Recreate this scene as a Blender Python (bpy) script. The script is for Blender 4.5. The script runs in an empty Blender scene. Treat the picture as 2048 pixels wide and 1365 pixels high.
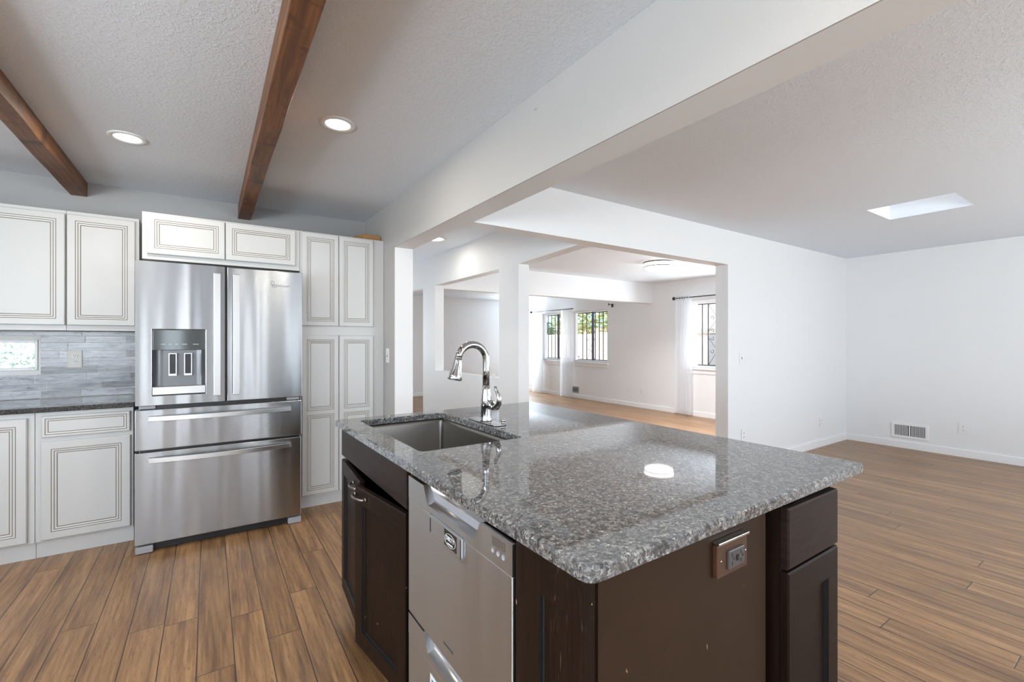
import bpy, bmesh, math, random
from mathutils import Vector, Matrix
random.seed(7)
R = math.radians
C = bpy.context.scene.collection
S = bpy.context.scene

# ------------------------------------------------------------------ camera, world, lights, exposure
cam = bpy.data.cameras.new('camera'); cam_o = bpy.data.objects.new('camera', cam); C.objects.link(cam_o)
cam_o.location = (0, 0, 1.30); cam_o.rotation_euler = (R(90), 0, R(-33.8))
cam.sensor_width = 36; cam.lens = 906 / 2048 * 36; cam.shift_y = 1 / 2048; cam.clip_start = 0.02
S.camera = cam_o
S.view_settings.view_transform = 'Standard'; S.view_settings.look = 'None'
S.view_settings.gamma = 1; S.view_settings.exposure = -0.12; S.view_settings.use_curve_mapping = False
S.cycles.max_bounces = 10; S.cycles.diffuse_bounces = 6; S.cycles.glossy_bounces = 5
S.cycles.transparent_max_bounces = 12; S.cycles.caustics_reflective = False; S.cycles.caustics_refractive = False
S.cycles.sample_clamp_indirect = 6

W = bpy.data.worlds.new('world'); S.world = W; W.use_nodes = True
bg = W.node_tree.nodes['Background']; bg.inputs[0].default_value = (0.80, 0.89, 1.0, 1); bg.inputs[1].default_value = 4.2

def area(name, loc, rot, sx, sy, power, col=(1, 1, 1), shape='RECTANGLE', spread=180):
    l = bpy.data.lights.new(name, 'AREA'); l.shape = shape; l.size = sx; l.size_y = sy
    l.energy = power; l.color = col; l.spread = R(spread)
    o = bpy.data.objects.new(name, l); C.objects.link(o); o.location = loc; o.rotation_euler = [R(a) for a in rot]
    return o
DAY = (0.83, 0.93, 1.0)
# fill lights added outside unseen openings, tilted up to brighten ceilings; real skylight last
area('fill_kitchen_door', (0.35, -2.90, 1.10), (96, 0, 0), 2.6, 2.1, 66, DAY)
area('fill_kitchen_west', (-3.42, 0.2, 1.35), (0, -142, 0), 1.3, 3.4, 190, DAY)
area('fill_kitchen_corner', (-2.08, -2.90, 1.45), (148, 0, 0), 1.65, 1.3, 225, DAY)
area('fill_living_window', (4.0, -2.90, 1.30), (152, 0, 0), 3.4, 1.6, 235, DAY)
area('fill_living_side', (7.45, -1.1, 1.25), (0, 112, 0), 1.6, 1.9, 26, DAY)
area('fill_far_window', (6.78, 10.5, 1.35), (-112, 0, 0), 0.44, 1.6, 170, DAY)
area('fill_hall_window', (1.9, 10.5, 1.3), (-100, 0, 0), 0.7, 1.4, 200, DAY)
area('fill_dining_window', (7.60, 3.50, 1.25), (0, 115, 0), 1.2, 1.3, 180, DAY)  # fill added outside the hidden stretch of the dining window
area('daylight_skylight', (4.845, 1.228, 2.90), (0, 0, 0), 0.5, 0.5, 20, DAY)

# ------------------------------------------------------------------ mesh helpers
class MB:
    def __init__(s): s.v = []; s.f = []; s.m = []; s.s = []
    def add(s, vs, fs, m=0, smooth=False):
        o = len(s.v); s.v += [Vector(p) for p in vs]
        for f in fs: s.f.append([i + o for i in f]); s.m.append(m); s.s.append(smooth)
        return s
    def box(s, x0, y0, z0, x1, y1, z1, m=0):
        x0, x1 = sorted((x0, x1)); y0, y1 = sorted((y0, y1)); z0, z1 = sorted((z0, z1))
        return s.add([(x0,y0,z0),(x1,y0,z0),(x1,y1,z0),(x0,y1,z0),(x0,y0,z1),(x1,y0,z1),(x1,y1,z1),(x0,y1,z1)],
            [(0,3,2,1),(4,5,6,7),(0,1,5,4),(1,2,6,5),(2,3,7,6),(3,0,4,7)], m)
    def tube(s, pts, r, n=12, m=0, caps=True, smooth=True):
        pts = [Vector(p) for p in pts]; k = len(pts)
        rs = r if isinstance(r, (list, tuple)) else [r] * k
        T = []
        for i in range(k):
            a = pts[max(i-1, 0)]; b = pts[min(i+1, k-1)]; T.append((b - a).normalized())
        up = Vector((0,0,1)) if abs(T[0].z) < 0.9 else Vector((1,0,0))
        N = (up - T[0] * up.dot(T[0])).normalized(); vs = []
        for i in range(k):
            N = (N - T[i] * N.dot(T[i])).normalized(); B = T[i].cross(N)
            for j in range(n):
                a = 2 * math.pi * j / n; vs.append(pts[i] + (N * math.cos(a) + B * math.sin(a)) * rs[i])
        fs = [(i*n+j, i*n+(j+1)%n, (i+1)*n+(j+1)%n, (i+1)*n+j) for i in range(k-1) for j in range(n)]
        s.add(vs, fs, m, smooth)
        if caps: s.add(vs[:n], [tuple(reversed(range(n)))], m); s.add(vs[-n:], [tuple(range(n))], m)
        return s
    def lathe(s, prof, o, n=32, m=0, axis='Z', smooth=True, cap=True):
        o = Vector(o); vs = []
        for r, h in prof:
            for j in range(n):
                a = 2 * math.pi * j / n; p = (r*math.cos(a), r*math.sin(a), h)
                if axis == 'X': p = (h, p[0], p[1])
                if axis == 'Y': p = (p[1], h, p[0])
                vs.append(o + Vector(p))
        k = len(prof)
        s.add(vs, [(i*n+j, i*n+(j+1)%n, (i+1)*n+(j+1)%n, (i+1)*n+j) for i in range(k-1) for j in range(n)], m, smooth)
        if cap: s.add(vs[:n], [tuple(reversed(range(n)))], m); s.add(vs[-n:], [tuple(range(n))], m)
        return s
    def rotz(s, ang, piv):
        M = Matrix.Translation(piv) @ Matrix.Rotation(ang, 4, 'Z') @ Matrix.Translation(-Vector(piv))
        s.v = [M @ p for p in s.v]; return s
    def loft(s, loops, m=0, smooth=False, cap0=False, cap1=False):
        n = len(loops[0]); vs = [p for l in loops for p in l]
        s.add(vs, [(i*n+j, i*n+(j+1)%n, (i+1)*n+(j+1)%n, (i+1)*n+j) for i in range(len(loops)-1) for j in range(n)], m, smooth)
        if cap0: s.add(loops[0], [tuple(reversed(range(n)))], m)
        if cap1: s.add(loops[-1], [tuple(range(n))], m)
        return s
    # slab with framed panels; local (u right, v up, d outward) mapped by origin o and axes U, V, D
    def door(s, o, U, V, D, w, h, t, panels, prof, m0=0, edge=0.004):
        o, U, V, D = map(Vector, (o, U, V, D))
        P = lambda u, v, d: o + U*u + V*v + D*d
        rect = lambda u0, v0, u1, v1, d: [P(u0,v0,d), P(u1,v0,d), P(u1,v1,d), P(u0,v1,d)]
        s.loft([rect(0,0,w,h,-t), rect(0,0,w,h,-edge), rect(edge,edge,w-edge,h-edge,0)], m0, cap0=True)
        e = edge; q = lambda u0, v0, u1, v1: s.add(rect(u0,v0,u1,v1,0), [(0,1,2,3)], m0)
        if not panels: q(e, e, w-e, h-e); return s
        u0, u1 = panels[0][0], panels[0][2]
        q(e, e, u0, h-e); q(u1, e, w-e, h-e); last = e
        for p in panels: q(u0, last, u1, p[1]); last = p[3]
        q(u0, last, u1, h-e)
        for a, b, c, d in panels:
            prev = rect(a, b, c, d, 0)
            for ins, dep, m in prof:
                cur = rect(a+ins, b+ins, c-ins, d-ins, dep); s.loft([prev, cur], m); prev = cur
            s.add(prev, [(0,1,2,3)], m0)
        return s
    def build(s, name, mats, parent=None, bevel=0, seg=2, origin=None, kind=None):
        me = bpy.data.meshes.new(name)
        if parent is not None: org = ORG[parent.name]
        elif origin is not None: org = Vector(origin)
        else:
            xs = [p.x for p in s.v]; ys = [p.y for p in s.v]; zs = [p.z for p in s.v]
            org = Vector(((min(xs)+max(xs))/2, (min(ys)+max(ys))/2, min(zs)))
        me.from_pydata([tuple(p - org) for p in s.v], [], s.f)
        for mt in (mats if isinstance(mats, (list, tuple)) else [mats]): me.materials.append(mt)
        me.polygons.foreach_set('material_index', s.m); me.polygons.foreach_set('use_smooth', s.s)
        bm = bmesh.new(); bm.from_mesh(me); bmesh.ops.remove_doubles(bm, verts=bm.verts, dist=1e-6)
        bmesh.ops.recalc_face_normals(bm, faces=bm.faces); bm.to_mesh(me); bm.free(); me.update()
        o = bpy.data.objects.new(name, me); C.objects.link(o)
        ORG[o.name] = org
        if parent is not None: o.parent = parent
        else: o.location = org
        if bevel:
            b = o.modifiers.new('bevel', 'BEVEL'); b.width = bevel; b.segments = seg; b.limit_method = 'ANGLE'; b.angle_limit = R(40)
        if kind: o['kind'] = kind
        return o
ORG = {}
def tag(o, label, cat, group=None, kind=None):
    o['label'] = label; o['category'] = cat
    if group: o['group'] = group
    if kind: o['kind'] = kind
    return o
def thing(name, loc, label, cat, group=None):
    o = bpy.data.objects.new(name, None); C.objects.link(o); o.location = loc; o.empty_display_size = 0.05
    ORG[o.name] = Vector(loc)
    return tag(o, label, cat, group)
def struct(mb, name, mats, bevel=0): return mb.build(name, mats, bevel=bevel, kind='structure', origin=(0,0,0))
def struct_root(name, loc):
    o = bpy.data.objects.new(name, None); C.objects.link(o); o.location = loc; ORG[o.name] = Vector(loc); o['kind'] = 'structure'; return o
def text(name, body, size, o, U, V, mat, parent, shear=0.0, depth=0.0006, xs=1.0):
    cu = bpy.data.curves.new('text', 'FONT'); cu.body = body; cu.size = size; cu.align_x = 'CENTER'; cu.align_y = 'CENTER'
    cu.shear = shear; cu.extrude = depth
    t = bpy.data.objects.new('text', cu); C.objects.link(t); bpy.context.view_layer.update()
    me = bpy.data.meshes.new_from_object(t.evaluated_get(bpy.context.evaluated_depsgraph_get()))
    bpy.data.objects.remove(t)
    U, V, o = Vector(U), Vector(V), Vector(o); D = U.cross(V); org = ORG[parent.name]
    for v in me.vertices: v.co = o + U*v.co.x*xs + V*v.co.y + D*v.co.z - org
    me.materials.clear(); me.materials.append(mat)
    ob = bpy.data.objects.new(name, me); C.objects.link(ob); ob.parent = parent; ORG[ob.name] = org
    return ob

# ------------------------------------------------------------------ materials
def srgb(r, g, b):
    f = lambda c: (c/255)/12.92 if c/255 <= 0.04045 else (((c/255)+0.055)/1.055)**2.4
    return (f(r), f(g), f(b), 1)
class NT:
    def __init__(s, name):
        s.mat = bpy.data.materials.new(name); s.mat.use_nodes = True; s.t = s.mat.node_tree
        s.b = s.t.nodes['Principled BSDF']; s.out = s.t.nodes['Material Output']
    def n(s, typ, **kw):
        nd = s.t.nodes.new(typ)
        for k, v in kw.items():
            if k.startswith('i_'):
                key = k[2:]; key = int(key) if key.isdigit() else key.replace('_', ' ')
                s.set(nd.inputs[key], v)
            else: setattr(nd, k, v)
        return nd
    def set(s, sock, v):
        if isinstance(v, bpy.types.NodeSocket): s.t.links.new(v, sock)
        else: sock.default_value = v
    def math(s, op, a, b=0.0):
        nd = s.n('ShaderNodeMath', operation=op); s.set(nd.inputs[0], a); s.set(nd.inputs[1], b); return nd.outputs[0]
    def coord(s, scale=(1,1,1)):
        g = s.n('ShaderNodeNewGeometry')
        mp = s.n('ShaderNodeMapping'); s.set(mp.inputs[0], g.outputs['Position']); mp.inputs['Scale'].default_value = scale
        return mp.outputs[0]
    def noise(s, vec, scale, detail=3, rough=0.5, dist=0.0):
        nd = s.n('ShaderNodeTexNoise'); s.set(nd.inputs['Vector'], vec); nd.inputs['Scale'].default_value = scale
        nd.inputs['Detail'].default_value = detail; nd.inputs['Roughness'].default_value = rough; nd.inputs['Distortion'].default_value = dist
        return nd.outputs[0]
    def ramp(s, fac, stops, interp='LINEAR'):
        nd = s.n('ShaderNodeValToRGB'); s.set(nd.inputs[0], fac); cr = nd.color_ramp; cr.interpolation = interp
        while len(cr.elements) < len(stops): cr.elements.new(0.5)
        for e, (p, c) in zip(cr.elements, stops): e.position = p; e.color = c
        return nd.outputs[0]
    def mix(s, fac, a, b, mode='MIX'):
        nd = s.n('ShaderNodeMix', data_type='RGBA', blend_type=mode)
        s.set(nd.inputs[0], fac); s.set(nd.inputs[6], a); s.set(nd.inputs[7], b); return nd.outputs[2]
    def bump(s, h, strength=0.3, dist=0.01):
        nd = s.n('ShaderNodeBump'); s.set(nd.inputs['Height'], h); nd.inputs['Strength'].default_value = strength
        nd.inputs['Distance'].default_value = dist; s.set(s.b.inputs['Normal'], nd.outputs[0])
    def p(s, **kw):
        for k, v in kw.items(): s.set(s.b.inputs[k.replace('_', ' ')], v)
        return s
def plain(name, col, rough=0.5, metal=0.0, **kw):
    m = NT(name); m.p(Base_Color=col, Roughness=rough, Metallic=metal, **kw); return m.mat

def paint(name, col, bump=0.12, scale=90, rough=0.6):
    m = NT(name); m.p(Base_Color=col, Roughness=rough)
    m.bump(m.noise(m.coord(), scale, 3), bump, 0.004); return m.mat
WHITE = paint('white_wall_paint', (0.79, 0.795, 0.80, 1))
GREY = paint('shaded_grey_wall_paint', (0.385, 0.38, 0.38, 1))  # darker than header paint: shading above the cabinets is put into this colour
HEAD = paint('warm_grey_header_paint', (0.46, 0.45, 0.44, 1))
TRIM = plain('white_trim_paint', (0.85, 0.85, 0.86, 1), 0.35)
def knock(name, col, st):
    m = NT(name); m.p(Base_Color=col, Roughness=0.75)
    v = m.coord(); a = m.noise(v, 62, 4, 0.6, 0.5); b = m.noise(v, 3.0, 2)
    st2 = m.ramp(a, [(0.50, (0,0,0,1)), (0.58, (1,1,1,1))])
    m.bump(m.math('MULTIPLY', st2, b), st, 0.010); return m.mat
CEIL = knock('knockdown_ceiling', (0.765, 0.805, 0.855, 1), 0.30)

# plank floor
m = NT('bamboo_plank_floor'); g = m.n('ShaderNodeNewGeometry'); sp = m.n('ShaderNodeSeparateXYZ'); m.set(sp.inputs[0], g.outputs['Position'])
X, Y = sp.outputs[0], sp.outputs[1]; PW = 0.1285
xr = m.math('DIVIDE', m.math('ADD', X, 10 * PW + 0.04), PW); xi = m.math('FLOOR', xr); xf = m.math('SUBTRACT', xr, xi)
wn = m.n('ShaderNodeTexWhiteNoise', noise_dimensions='1D'); m.set(wn.inputs['W'], xi)
yr = m.math('ADD', m.math('DIVIDE', Y, 1.83), m.math('MULTIPLY', wn.outputs['Value'], 7.0)); yi = m.math('FLOOR', yr); yf = m.math('SUBTRACT', yr, yi)
wn2 = m.n('ShaderNodeTexWhiteNoise', noise_dimensions='2D'); cb = m.n('ShaderNodeCombineXYZ'); m.set(cb.inputs[0], xi); m.set(cb.inputs[1], yi); m.set(wn2.inputs['Vector'], cb.outputs[0])
ex = m.math('MINIMUM', xf, m.math('SUBTRACT', 1.0, xf)); ex = m.math('MULTIPLY', ex, PW)
ey = m.math('MULTIPLY', m.math('MINIMUM', yf, m.math('SUBTRACT', 1.0, yf)), 1.83)
ed = m.math('MINIMUM', ex, ey)
gap = m.ramp(m.math('MULTIPLY', ed, 200.0), [(0.18, (0,0,0,1)), (0.60, (1,1,1,1))])
off = m.n('ShaderNodeVectorMath', operation='ADD'); m.set(off.inputs[0], g.outputs['Position']); m.set(off.inputs[1], wn2.outputs['Color'])
mp = m.n('ShaderNodeMapping'); m.set(mp.inputs[0], off.outputs[0]); mp.inputs['Scale'].default_value = (1, 0.055, 1)
gr = m.noise(mp.outputs[0], 75, 5, 0.65); gr2 = m.noise(mp.outputs[0], 22, 3, 0.5, 0.4)
FC = [(0.34, srgb(96, 67, 42)), (0.46, srgb(135, 99, 65)), (0.57, srgb(163, 123, 82)), (0.70, srgb(184, 145, 100))]
c1 = m.ramp(m.math('ADD', m.math('MULTIPLY', gr, 0.55), m.math('MULTIPLY', gr2, 0.45)), FC)
mp3 = m.n('ShaderNodeMapping'); m.set(mp3.inputs[0], off.outputs[0]); mp3.inputs['Scale'].default_value = (1, 0.12, 1)
sp3 = m.noise(mp3.outputs[0], 210, 2, 0.5)
c1 = m.mix(m.ramp(sp3, [(0.60, (0,0,0,1)), (0.72, (0.55,0.55,0.55,1))]), c1, srgb(88, 60, 36))
tone = m.math('ADD', 0.86, m.math('MULTIPLY', wn2.outputs['Value'], 0.24))
c2 = m.n('ShaderNodeVectorMath', operation='SCALE'); m.set(c2.inputs[0], c1); m.set(c2.inputs['Scale'], tone)
c3 = m.mix(gap, srgb(52, 36, 22), c2.outputs[0])
m.p(Base_Color=c3, Roughness=m.math('ADD', 0.30, m.math('MULTIPLY', gr, 0.12)), Specular_IOR_Level=0.75)
m.bump(m.math('ADD', gap, m.math('MULTIPLY', gr, 0.10)), 0.35, 0.003); FLOOR = m.mat

# granite
def granite(name, dark):
    m = NT(name); v = m.coord((1, 1, 1)); k = dark
    nz = m.n('ShaderNodeTexNoise'); m.set(nz.inputs['Vector'], v); nz.inputs['Scale'].default_value = 120; nz.inputs['Detail'].default_value = 3
    sc = m.n('ShaderNodeVectorMath', operation='SCALE'); m.set(sc.inputs[0], nz.outputs['Color']); sc.inputs['Scale'].default_value = 0.018
    wv = m.n('ShaderNodeVectorMath', operation='ADD'); m.set(wv.inputs[0], v); m.set(wv.inputs[1], sc.outputs[0])
    vo = m.n('ShaderNodeTexVoronoi', feature='F1'); m.set(vo.inputs['Vector'], wv.outputs[0]); vo.inputs['Scale'].default_value = 155
    bw = m.n('ShaderNodeSeparateXYZ'); m.set(bw.inputs[0], vo.outputs['Color'])
    fine = m.noise(v, 260, 3, 0.6)
    t = m.math('ADD', m.math('MULTIPLY', bw.outputs[0], 0.62), m.math('MULTIPLY', fine, 0.42))
    c = m.ramp(t, [(0.10, srgb(52*k,51*k,51*k)), (0.30, srgb(92*k,92*k,94*k)), (0.48, srgb(124*k,125*k,127*k)), (0.66, srgb(148*k,148*k,148*k)), (0.80, srgb(176*k,173*k,168*k)), (0.90, srgb(222*k,221*k,218*k))])
    de = m.n('ShaderNodeTexVoronoi', feature='DISTANCE_TO_EDGE'); m.set(de.inputs['Vector'], wv.outputs[0]); de.inputs['Scale'].default_value = 155
    c = m.mix(m.ramp(de.outputs['Distance'], [(0.01, (0.75,0.75,0.75,1)), (0.10, (0,0,0,1))]), c, srgb(52*k,50*k,49*k))
    big = m.noise(v, 16, 4, 0.65)
    c = m.mix(m.ramp(big, [(0.54, (0,0,0,1)), (0.72, (0.22,0.22,0.22,1))]), c, srgb(146*k,128*k,110*k))
    bl = m.noise(v, 52, 3, 0.6, 0.8)
    c = m.mix(m.ramp(bl, [(0.55, (0,0,0,1)), (0.64, (0.75,0.75,0.75,1))]), c, srgb(46*k,45*k,45*k))
    m.p(Base_Color=c, Roughness=0.035, Specular_IOR_Level=0.8); return m.mat
GRANITE = granite('speckled_granite', 0.86)
GRANITE_DK = granite('black_granite', 0.45)

def steel(name, col, rough, aniso, wave, stretch=(7, 7, 0.35)):
    m = NT(name); m.p(Base_Color=col, Metallic=1.0, Anisotropic=aniso, Anisotropic_Rotation=0.25)
    v = m.coord((3, 3, 420)); br = m.noise(v, 3, 2)
    m.p(Roughness=m.math('ADD', rough - 0.04, m.math('MULTIPLY', br, 0.08)))
    tg = m.n('ShaderNodeTangent', direction_type='RADIAL', axis='Z'); m.set(m.b.inputs['Tangent'], tg.outputs[0])
    w = m.noise(m.coord(stretch), 1.0, 2, 0.4)
    if wave: m.bump(w, wave, 0.05)
    return m.mat
STEEL = steel('brushed_stainless_steel', (0.43, 0.442, 0.46, 1), 0.22, 0.95, 0.26, (3.4, 3.4, 0.22))
STEEL_HANDLE = steel('satin_steel_handle', (0.60, 0.60, 0.60, 1), 0.30, 0.3, 0)
STEEL_DW = steel('dishwasher_steel', (0.64, 0.665, 0.69, 1), 0.36, 0.95, 0.2)
STEEL_DK = plain('satin_grey_plastic', (0.30, 0.30, 0.31, 1), 0.35, 0.6)
SINK = plain('sink_steel', (0.22, 0.205, 0.19, 1), 0.36, 1.0)
CHROME = plain('polished_chrome', (0.52, 0.51, 0.50, 1), 0.05, 1.0)
NICKEL = plain('worn_nickel', (0.26, 0.24, 0.22, 1), 0.28, 1.0)
BLACK = plain('black_plastic', (0.012, 0.012, 0.014, 1), 0.4)
BLACKG = plain('black_gloss', (0.02, 0.022, 0.024, 1), 0.08)
GLASSP = plain('smoked_control_glass', (0.10, 0.11, 0.11, 1), 0.08, 0.35)
GREYPL = plain('grey_plastic', (0.33, 0.33, 0.35, 1), 0.4)
CAV = plain('dispenser_grey', (0.17, 0.17, 0.18, 1), 0.3, 0.5)
PLATE = plain('white_plastic', (0.80, 0.80, 0.79, 1), 0.35)
IVORY = plain('ivory_plastic', (0.68, 0.66, 0.61, 1), 0.4)
SLOT = plain('dark_slot', (0.05, 0.05, 0.05, 1), 0.6)
IRON = plain('black_iron', (0.012, 0.012, 0.014, 1), 0.5)
CAB = plain('antique_white_cabinet', srgb(198, 198, 197), 0.38)
GLAZE = plain('brown_glaze_line', srgb(132, 120, 104), 0.5)
CAB_IN = plain('cabinet_shadow_wood', (0.04, 0.03, 0.02, 1), 0.6)

def darkwood(name, base, lite, axis, scratch=True):
    m = NT(name); v = m.coord(axis); gn = m.noise(v, 1.0, 5, 0.65)
    c = m.ramp(gn, [(0.3, base), (0.75, lite)])
    if scratch:
        s1 = m.noise(m.coord((axis[0]*1.6, axis[1]*1.6, axis[2]*2.5)), 1.6, 2, 0.5, 1.2); pa = m.noise(m.coord(), 5.5, 3)
        f = m.math('MULTIPLY', m.ramp(s1, [(0.63, (0,0,0,1)), (0.72, (1,1,1,1))]), m.ramp(pa, [(0.56, (0,0,0,1)), (0.70, (0.5,0.5,0.5,1))]))
        c = m.mix(f, c, srgb(128, 112, 98))
    ch = m.noise(m.coord((1, 1, 0.45)), 75, 2, 0.5); c = m.mix(m.ramp(ch, [(0.765, (0,0,0,1)), (0.79, (0.8,0.8,0.8,1))]), c, srgb(176, 146, 112))
    m.p(Base_Color=c, Roughness=0.42, Specular_IOR_Level=0.14); m.bump(gn, 0.12, 0.002); return m.mat
ESP = darkwood('espresso_stained_oak', srgb(20, 12, 8), srgb(36, 23, 16), (75, 75, 5))
ESP_H = darkwood('espresso_oak_horizontal', srgb(27, 19, 16), srgb(50, 36, 31), (9, 9, 95))
ESP_P = darkwood('flat_brown_panel', srgb(50, 36, 26), srgb(54, 39, 28), (8, 8, 6), False)
m = NT('walnut_beam'); v = m.coord((16, 1.1, 16)); gn = m.noise(v, 2.2, 5, 0.65, 0.8); kn = m.noise(m.coord((1.0, 2.2, 1.0)), 4.0, 3, 0.6, 0.5)
c = m.ramp(gn, [(0.25, srgb(62, 36, 18)), (0.5, srgb(112, 70, 38)), (0.75, srgb(140, 94, 56))])
c = m.mix(m.ramp(kn, [(0.56, (0,0,0,1)), (0.70, (0.85,0.85,0.85,1))]), c, srgb(36, 24, 15))
m.p(Base_Color=c, Roughness=0.5); m.bump(gn, 0.25, 0.004); BEAM = m.mat

m = NT('grey_stone_tile'); oi = m.n('ShaderNodeAttribute', attribute_name='tone')
v = m.coord((3.5, 3.5, 34)); wv = m.noise(v, 1.3, 6, 0.62, 1.4); wv2 = m.noise(m.coord((9, 9, 26)), 1.5, 4, 0.6, 2.5)
c = m.ramp(wv, [(0.25, srgb(112, 114, 124)), (0.45, srgb(172, 174, 184)), (0.6, srgb(204, 206, 212)), (0.8, srgb(222, 222, 226))])
c = m.mix(m.ramp(wv2, [(0.60, (0,0,0,1)), (0.68, (0.65,0.65,0.65,1))]), c, srgb(74, 74, 84))
cs = m.n('ShaderNodeVectorMath', operation='SCALE'); m.set(cs.inputs[0], c); m.set(cs.inputs['Scale'], m.math('MULTIPLY', oi.outputs['Fac'], 0.72))
m.p(Base_Color=cs.outputs[0], Roughness=0.22); m.bump(wv2, 0.1, 0.003); TILE = m.mat
GROUT = plain('pale_grout', srgb(226, 226, 224), 0.8)

def emis(name, col, st, base=(0.9, 0.9, 0.9, 1)):
    m = NT(name); m.p(Base_Color=base, Emission_Color=col, Emission_Strength=st, Roughness=0.3); return m.mat
LENS = emis('lit_lamp_lens', (1, 0.98, 0.95, 1), 7.0)
DOME = emis('lit_frosted_glass', (1, 0.98, 0.96, 1), 5.0)
SKYL = emis('daylit_acrylic', (0.95, 0.98, 1.0, 1), 1.5)

m = NT('window_glass'); nt = m.t
tr = m.n('ShaderNodeBsdfTransparent'); gl = m.n('ShaderNodeBsdfGlossy'); gl.inputs['Roughness'].default_value = 0.02
mx = m.n('ShaderNodeMixShader', i_0=0.05)
m.set(mx.inputs[1], tr.outputs[0]); m.set(mx.inputs[2], gl.outputs[0]); m.set(m.out.inputs[0], mx.outputs[0]); GLASS = m.mat
m = NT('sheer_white_fabric'); td = m.n('ShaderNodeBsdfTranslucent'); td.inputs[0].default_value = (0.92, 0.93, 0.95, 1)
df = m.n('ShaderNodeBsdfDiffuse'); df.inputs[0].default_value = (0.90, 0.90, 0.91, 1); tr = m.n('ShaderNodeBsdfTransparent')
a = m.n('ShaderNodeMixShader', i_0=0.68); m.set(a.inputs[1], df.outputs[0]); m.set(a.inputs[2], td.outputs[0])
b = m.n('ShaderNodeMixShader', i_0=0.22); m.set(b.inputs[1], a.outputs[0]); m.set(b.inputs[2], tr.outputs[0]); m.set(m.out.inputs[0], b.outputs[0]); SHEER = m.mat
m = NT('wavy_glass_block'); v = m.coord(); w = m.noise(v, 16, 3, 0.5, 1.5)
c = m.ramp(m.noise(v, 22, 3, 0.5, 2.0), [(0.38, srgb(150, 176, 166)), (0.46, srgb(225, 232, 226)), (0.58, srgb(252, 252, 248))])
td = m.n('ShaderNodeBsdfTranslucent'); m.set(td.inputs[0], c); tp = m.n('ShaderNodeBsdfTransparent'); m.set(tp.inputs[0], c); gl = m.n('ShaderNodeBsdfGlossy', i_Roughness=0.05)
a = m.n('ShaderNodeMixShader', i_0=0.65); m.set(a.inputs[1], td.outputs[0]); m.set(a.inputs[2], tp.outputs[0])
b = m.n('ShaderNodeMixShader', i_0=0.08); m.set(b.inputs[1], a.outputs[0]); m.set(b.inputs[2], gl.outputs[0])
bp = m.n('ShaderNodeBump', i_Strength=0.6, i_Distance=0.02); m.set(bp.inputs['Height'], w); m.set(td.inputs['Normal'], bp.outputs[0]); m.set(gl.inputs['Normal'], bp.outputs[0])
m.set(m.out.inputs[0], b.outputs[0]); GBLOCK = m.mat

# ------------------------------------------------------------------ room shell
YB = 4.40          # kitchen back wall
XH = 1.243; XH2 = 1.40   # divider wall / header
struct(MB().box(-3.15, -2.75, -0.12, 7.2, 10.4, 0), 'floor', FLOOR)
struct(MB().box(-3.15, -2.75, 2.44, XH2, YB + 0.12, 2.60), 'ceiling', CEIL)
SX0, SX1, SY0, SY1 = 4.579, 5.112, 0.96, 1.50
b = MB()
b.box(XH2, -2.75, 2.40, SX0, 10.4, 2.60); b.box(SX1, -2.75, 2.40, 7.2, 10.4, 2.60)
b.box(SX0, -2.75, 2.40, SX1, SY0, 2.60); b.box(SX0, SY1, 2.40, SX1, 10.4, 2.60)
struct(b, 'ceiling_living', CEIL)
b = MB(); e = 0.05
b.box(SX0-e, SY0-e, 2.60, SX0, SY1+e, 2.78).box(SX1, SY0-e, 2.60, SX1+e, SY1+e, 2.78).box(SX0, SY0-e, 2.60, SX1, SY0, 2.78).box(SX0, SY1, 2.60, SX1, SY1+e, 2.78)
sk = struct_root('window_4', (4.845, 1.23, 2.60)); b.build('skylight_shaft', TRIM, sk)
MB().box(SX0-e, SY0-e, 2.78, SX1+e, SY1+e, 2.80).build('skylight_pane', SKYL, sk)

# kitchen back wall with the opening for the glass block
GX0, GX1, GZ0, GZ1 = -1.40, -0.971, 1.103, 1.309
b = MB()
b.box(-3.15, YB, 0, GX0, YB+0.12, 2.44).box(GX1, YB, 0, XH, YB+0.12, 2.44).box(GX0, YB, 0, GX1, YB+0.12, GZ0).box(GX0, YB, GZ1, GX1, YB+0.12, 2.44)
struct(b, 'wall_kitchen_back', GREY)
# divider between kitchen and living side: header, end jamb and the stretch beyond the kitchen
ZH = 2.061; YJ = 3.563
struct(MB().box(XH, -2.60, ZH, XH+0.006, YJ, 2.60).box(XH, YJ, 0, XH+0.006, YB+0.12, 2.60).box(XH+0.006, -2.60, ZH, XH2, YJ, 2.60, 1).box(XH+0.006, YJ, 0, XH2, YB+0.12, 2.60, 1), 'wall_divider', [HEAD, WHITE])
struct(MB().box(XH, YB+0.12, 0, XH2, 10.2, 2.60), 'wall_hall_left', WHITE)
# living room back wall with its wide opening
YW, YW2 = 2.53, 2.663; XJ = 4.26
struct(MB().box(XH2, YW, 2.061, XJ, YW2, 2.40).box(XJ, YW, 0, 7.04, YW2, 2.40), 'wall_living_back', WHITE)
# hall wall with wide opening, pass-through and doorway
HX, HX2 = 2.408, 2.53
b = MB()
b.loft([[Vector((HX, y, z)), Vector((HX2, y, z)), Vector((HX2, y, 2.40)), Vector((HX, y, 2.40))] for y, z in ((YW2, 2.0605), (3.487, 2.028))], 0, cap0=True, cap1=True).box(HX, 3.487, 0, HX2, 3.83, 2.40).box(HX, 3.83, 0, HX2, 5.369, 0.93).box(HX, 3.83, 2.024, HX2, 5.369, 2.40)
b.box(HX, 5.369, 0, HX2, 5.76, 2.40).box(HX, 5.76, 2.02, HX2, 6.70, 2.40).box(HX, 6.70, 0, HX2, 10.2, 2.40)
struct(b, 'wall_hall_right', WHITE)
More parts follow.
